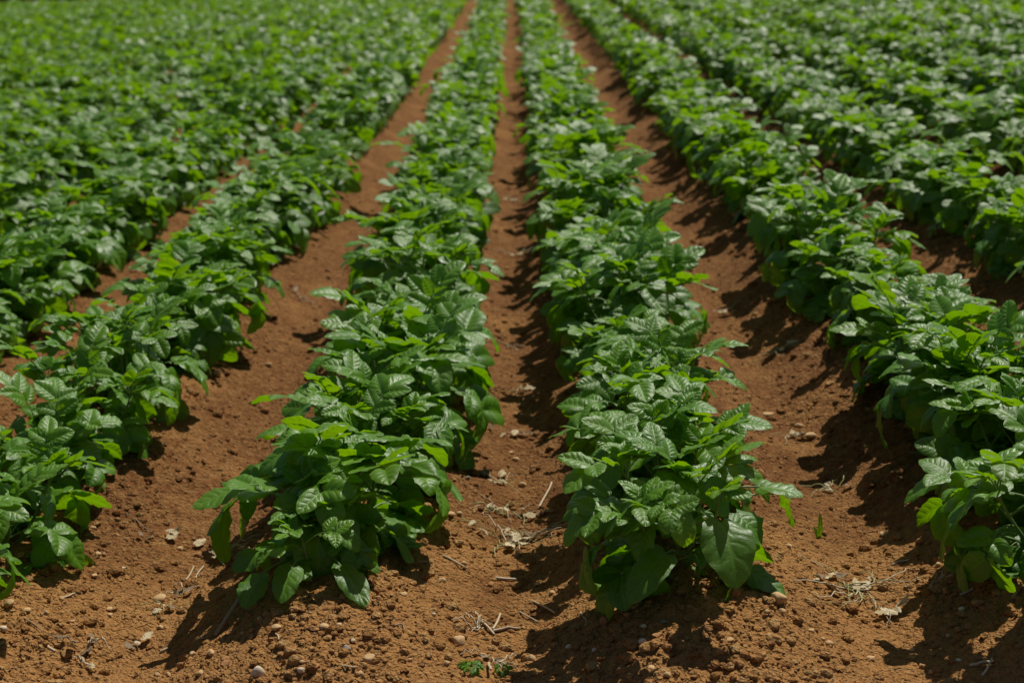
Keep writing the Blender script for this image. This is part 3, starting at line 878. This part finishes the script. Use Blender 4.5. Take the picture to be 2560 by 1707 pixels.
# ------------------------------------------------------------------ wilted plant remains
def wilted(px, py, rad, nleaf, nstem, label, seed, name='wilted_sprig', cat='plant debris', leafmat=None, stemmat=None, leafsize=.035, up=.02, wig=.45):
    rng = np.random.RandomState(seed)
    c = on_ground(px, py)
    e = bpy.data.objects.new(name, None); COL.objects.link(e); e.empty_display_size = .03
    e.location = tuple(c)
    tag(e, label, cat, 'wilted plant remains in the furrows')
    for k in range(nstem):
        a = rng.uniform(0, 6.28); n = 10
        p = np.array([0, 0, 0.006]) + rng.uniform(-.4, .4, 3) * (rad, rad, 0); pts = [p]
        for i_ in range(n):
            a += rng.uniform(-wig, wig)
            p = p + np.array([math.cos(a), math.sin(a) * .8, 0]) * rad * 2.0 / n
            gz = float(ground_z(c[0] + p[0], c[1] + p[1])) - c[2]
            p = np.array([p[0], p[1], gz + .003 + up * math.sin(math.pi * (i_ + 1) / n) * rng.uniform(.1, .8)]); pts.append(p)
        g = Geo(); r = rng.uniform(.0009, .0021)
        v, f = tube(np.array(pts), np.linspace(r, r * .6, len(pts)), 5)
        g.add(v, f, np.tile([.5, 0, .5], (len(v), 1)), 0)
        link('dry_stem', g.mesh('dry_stem', [stemmat or (GREENSTRAW if k % 2 else STRAW)]), e)
    for k in range(nleaf):
        a = rng.uniform(0, 6.28); rr = rad * rng.uniform(0, .9) ** .7
        p = np.array([rr * math.cos(a) * 1.15, rr * math.sin(a) * .8, 0])
        p[2] = float(ground_z(c[0] + p[0], c[1] + p[1])) - c[2] + rng.uniform(.004, .014)
        a2 = rng.uniform(0, 6.28)
        sz = leafsize * rng.uniform(.65, 1.25)
        g = Geo()
        v, f, d = leaflet(p, np.array([math.cos(a2), math.sin(a2), rng.uniform(-.1, .35)]), unit(np.array([rng.uniform(-.6, .6), rng.uniform(-.6, .6), 1])), sz, sz * rng.uniform(.4, .65),
                          0, rng, rng.uniform(0, 1), fold=rng.uniform(-.3, 1.0), droop=rng.uniform(-1.4, 1.4), wave=2.5, crumple=.12)
        v[:, 2] = np.maximum(v[:, 2], ground_z(c[0] + v[:, 0], c[1] + v[:, 1]) - c[2] + .001)
        g.add(v, f, d, 0)
        link('dry_leaf', g.mesh('dry_leaf', [leafmat or (DRY if rng.rand() < .7 else DRYD)]), e)
    return e
wilted(1268, 1352, .070, 11, 14, 'big pale heap of wilted leaves and stems in the middle furrow', 1, 'wilted_heap')
wilted(1274, 1288, .045, 4, 8, 'wilted sprig just above the big pale heap in the middle furrow', 2)
wilted(1258, 1208, .038, 4, 6, 'small withered tuft with green stems, middle furrow beside a tan pebble', 3)
wilted(1268, 1090, .040, 3, 2, 'crumpled dead leaves in the middle furrow, second clump up', 4, 'dead_leaves', stemmat=STRAW)
wilted(1280, 985, .045, 3, 3, 'wilted strands in the middle furrow where the shade fingers begin', 5)
wilted(1276, 868, .05, 3, 3, 'faded wilted clump farther up the middle furrow', 6)
wilted(1292, 640, .06, 4, 3, 'blurred pale clump of dead stems midway up the middle furrow', 7)
wilted(1282, 505, .07, 4, 3, 'small blurred dead clump far up the middle furrow', 8)
wilted(1340, 1290, .022, 2, 3, 'grey dry stub with twigs at the shaded ridge foot, middle furrow', 9, stemmat=STRAW)
wilted(1985, 1097, .040, 4, 2, 'brown and white dead leaf with pebbles in the right furrow', 10, 'dead_leaves', leafmat=None)
wilted(2085, 1226, .045, 3, 4, 'yellow green wilted stems half in shade in the right furrow', 11, stemmat=GREENSTRAW)
wilted(2128, 1474, .072, 10, 16, 'large heap of cream wilted leaves and green stems at lower right', 12, 'wilted_heap')
wilted(2205, 1540, .045, 4, 1, 'long curled grey dead leaf below the lower right wilted heap', 13, 'dead_leaves')
wilted(1825, 780, .05, 3, 2, 'pale wilted leaf lying in the right furrow, partly sunlit', 14)
wilted(1930, 880, .05, 2, 4, 'wilted green strands across the right furrow, farther than the dead leaf', 15, stemmat=GREENSTRAW)
wilted(418, 1342, .026, 3, 0, 'white curled dead leaf on the left furrow', 16, 'dead_leaves', leafmat=DRY)
wilted(366, 1357, .014, 2, 0, 'dark little dead leaf left of the white curled one', 17, 'dead_leaves', leafmat=DRYD, leafsize=.026)
wilted(425, 1526, .040, 4, 4, 'olive green wilted sprig with small dry bits before the left ridge shadow', 18, stemmat=GREENSTRAW, leafsize=.024)
wilted(445, 1488, .028, 3, 3, 'dry grey straw bits just above the olive wilted sprig', 19, leafmat=DRYD, stemmat=STRAW, leafsize=.022)
wilted(186, 1616, .028, 4, 2, 'dark shrivelled dead leaf with a root thread at lower left', 20, 'dead_leaves', leafmat=DRYD, stemmat=STRAWD, leafsize=.03)
wilted(243, 1604, .020, 2, 2, 'small curled brown leaf right of the dark shrivelled one', 21, 'dead_leaves', leafmat=DRYD, stemmat=STRAW, leafsize=.024)
wilted(330, 1620, .034, 4, 0, 'flat grey crumpled leaf strip on the soil at lower left centre', 22, 'dead_leaves', leafsize=.028)
wilted(213, 1670, .018, 2, 1, 'pale torn leaf scrap near the bottom left edge', 23, 'dead_leaves', leafmat=DRY, stemmat=STRAW, leafsize=.026)
wilted(545, 1385, .05, 3, 5, 'shaded wilted stems lying left of the small end plant', 24, stemmat=GREENSTRAW)
wilted(1240, 1655, .032, 3, 4, 'heap of straw and brown dead leaf beside the little weed', 25, 'wilted_heap', stemmat=STRAW, leafmat=DRYD, wig=.1)
wilted(1204, 1572, .026, 0, 7, 'tuft of fine pale straws before the middle furrow', 26, 'straw_tuft', 'straw tuft', stemmat=STRAW, wig=.06)
wilted(2390, 1440, .026, 0, 4, 'knot of curly dry rootlets on the shaded soil at right', 27, 'rootlets', 'rootlets', stemmat=STRAW, up=.05)
wilted(2500, 1395, .02, 2, 1, 'bluish grey dead leaf under the rightmost near plants', 28, 'dead_leaves', leafmat=DRYD)
wilted(760, 745, .05, 2, 3, 'pale wilted strands in the left furrow beside the left row', 29, stemmat=STRAW)
wilted(495, 1370, .012, 1, 0, 'white dead leaf half hidden by the small plant\'s left neighbour leaf', 30, 'dead_leaves', leafmat=DRY, leafsize=.03)

# ------------------------------------------------------------------ living weeds
def weed(px, py, n, size, label, seed, ang=(20, 60)):
    rng = np.random.RandomState(seed); c = on_ground(px, py)
    e = bpy.data.objects.new('weed_seedling', None); COL.objects.link(e); e.location = tuple(c); e.empty_display_size = .02
    tag(e, label, 'weed')
    g = Geo(); v, f = tube(np.array([[0, 0, -.005], [.001, 0, .008], [.002, -.001, .018]]), np.array([.0016, .0014, .001]), 5)
    g.add(v, f, np.tile([.5, 0, .5], (len(v), 1)), 0); link('stem', g.mesh('stem', [STEM]), e)
    for k in range(n):
        g = compound_leaf((0.001, 0, .008 + .008 * k / n), k * 2.4 + rng.uniform(0, 1), R(rng.uniform(*ang)), size * .5, size * .8, 1, 0, rng, rng.uniform(.1, .5), minis=False)
        link('leaf', leaf_mesh(g, 'leaf'), e)
weed(1178, 1678, 6, .024, 'little dark green weed at the bottom edge, left of the straw heap', 1)
weed(1256, 1684, 4, .02, 'tiny grey green weed at the bottom edge, right of the straw heap', 2)
c = on_ground(2047, 1342)
e = bpy.data.objects.new('grass_sprout', None); COL.objects.link(e); e.location = tuple(c); e.empty_display_size = .02
tag(e, 'lone upright green sprout in the right furrow beside the big end plant', 'sprout')
grs = np.random.RandomState(4)
for az_, el_, L_, W_, tn in ((.9, 78, .060, .013, .85), (2.6, 70, .030, .010, .5), (4.6, 55, .022, .008, .4)):
    g = Geo()
    Y = np.array([math.cos(az_) * math.cos(R(el_)), math.sin(az_) * math.cos(R(el_)), math.sin(R(el_))])
    v, f, d = leaflet(np.array([0, 0, -.004]), Y, np.array([.3, -.8, .4]), L_, W_, 0, grs, tn, fold=.4, droop=.3)
    g.add(v, f, d, 0); link('blade', leaf_mesh(g, 'blade'), e)

# ------------------------------------------------------------------ hedge beyond the far end of the field
hrng = np.random.RandomState(9)
hg = Geo()
hx0, hx1 = -26.0, 26.0
for _ in range(26000):
    x = hrng.uniform(hx0, hx1)
    top = 2.1 + 1.2 * float(vnoise(x * .5, 3.3)) + .5 * float(vnoise(x * 2.1, 8.1))
    z = hrng.uniform(.0, 1) ** 1.15 * top
    yy = FIELD_END + 1.0 + hrng.uniform(-.8, .8) * (1.05 - .5 * z / top) + .4 * float(vnoise(x * .8, z))
    a = hrng.uniform(0, 6.28); e_ = hrng.uniform(-.6, .8)
    Y = np.array([math.cos(a) * math.cos(e_), math.sin(a) * math.cos(e_), math.sin(e_)])
    sz = hrng.uniform(.16, .30)
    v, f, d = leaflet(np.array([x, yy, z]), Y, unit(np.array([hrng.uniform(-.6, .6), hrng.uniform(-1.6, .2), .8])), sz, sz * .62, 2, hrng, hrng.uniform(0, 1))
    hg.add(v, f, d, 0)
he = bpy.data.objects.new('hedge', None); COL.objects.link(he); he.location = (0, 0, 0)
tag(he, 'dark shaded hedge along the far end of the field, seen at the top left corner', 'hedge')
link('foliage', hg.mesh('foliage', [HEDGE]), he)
for x in np.arange(hx0 + 1, hx1, 2.6):
    tg = Geo()
    x += hrng.uniform(-.6, .6)
    pts = np.array([[x, FIELD_END + 1.0, -.05], [x + hrng.uniform(-.1, .1), FIELD_END + 1.05, .7], [x + hrng.uniform(-.3, .3), FIELD_END + 1.0, 1.6]])
    v, f = tube(pts, np.array([.07, .05, .02]), 7)
    tg.add(v, f, np.tile([.5, 0, .5], (len(v), 1)), 0)
    link('trunk', tg.mesh('trunk', [BARK]), he)

# ------------------------------------------------------------------ camera, light
cd = bpy.data.cameras.new('camera'); cam = bpy.data.objects.new('camera', cd); COL.objects.link(cam)
cd.lens = FOC; cd.sensor_width = 36; cd.clip_end = 3000; cd.clip_start = .05
M = Matrix(((RT[0], UP[0], -FWD[0], CAM[0]), (RT[1], UP[1], -FWD[1], CAM[1]), (RT[2], UP[2], -FWD[2], CAM[2]), (0, 0, 0, 1)))
cam.matrix_world = M
cd.dof.use_dof = True; cd.dof.focus_distance = 2.85; cd.dof.aperture_fstop = 4.2
SC.camera = cam

sd = bpy.data.lights.new('sun', 'SUN'); sd.energy = 5.0; sd.angle = R(.5); sd.color = (1.0, .95, .86)
so = bpy.data.objects.new('sun', sd); COL.objects.link(so)
sdir = Vector((math.sin(SUN_AZ) * math.cos(SUN_EL), math.cos(SUN_AZ) * math.cos(SUN_EL), math.sin(SUN_EL)))
so.rotation_euler = sdir.to_track_quat('Z', 'Y').to_euler()
so.location = (0, 0, 10)

w = bpy.data.worlds.new('World'); SC.world = w; w.use_nodes = True
nt = w.node_tree; nt.nodes.clear(); q = NT(nt)
sky = q.n('ShaderNodeTexSky', sky_type='NISHITA'); sky.sun_disc = False
sky.sun_elevation = SUN_EL; sky.sun_rotation = SUN_AZ
sky.air_density = 1.0; sky.dust_density = 1.0
bg = q.n('ShaderNodeBackground'); bg.inputs['Strength'].default_value = .05
q.l(sky.outputs[0], bg.inputs['Color'])
o = q.n('ShaderNodeOutputWorld'); q.l(bg.outputs[0], o.inputs['Surface'])

SC.cycles.max_bounces = 6; SC.cycles.diffuse_bounces = 3; SC.cycles.glossy_bounces = 2; SC.cycles.transmission_bounces = 3
SC.view_settings.view_transform = 'Standard'; SC.view_settings.look = 'None'
SC.view_settings.exposure = -0.32; SC.view_settings.gamma = 1
print('VP', project((0, 1e6, CAM_H)), 'row0', project((row_x(0), 2.63, .12)), project((row_x(-1), 2.64, .12)))
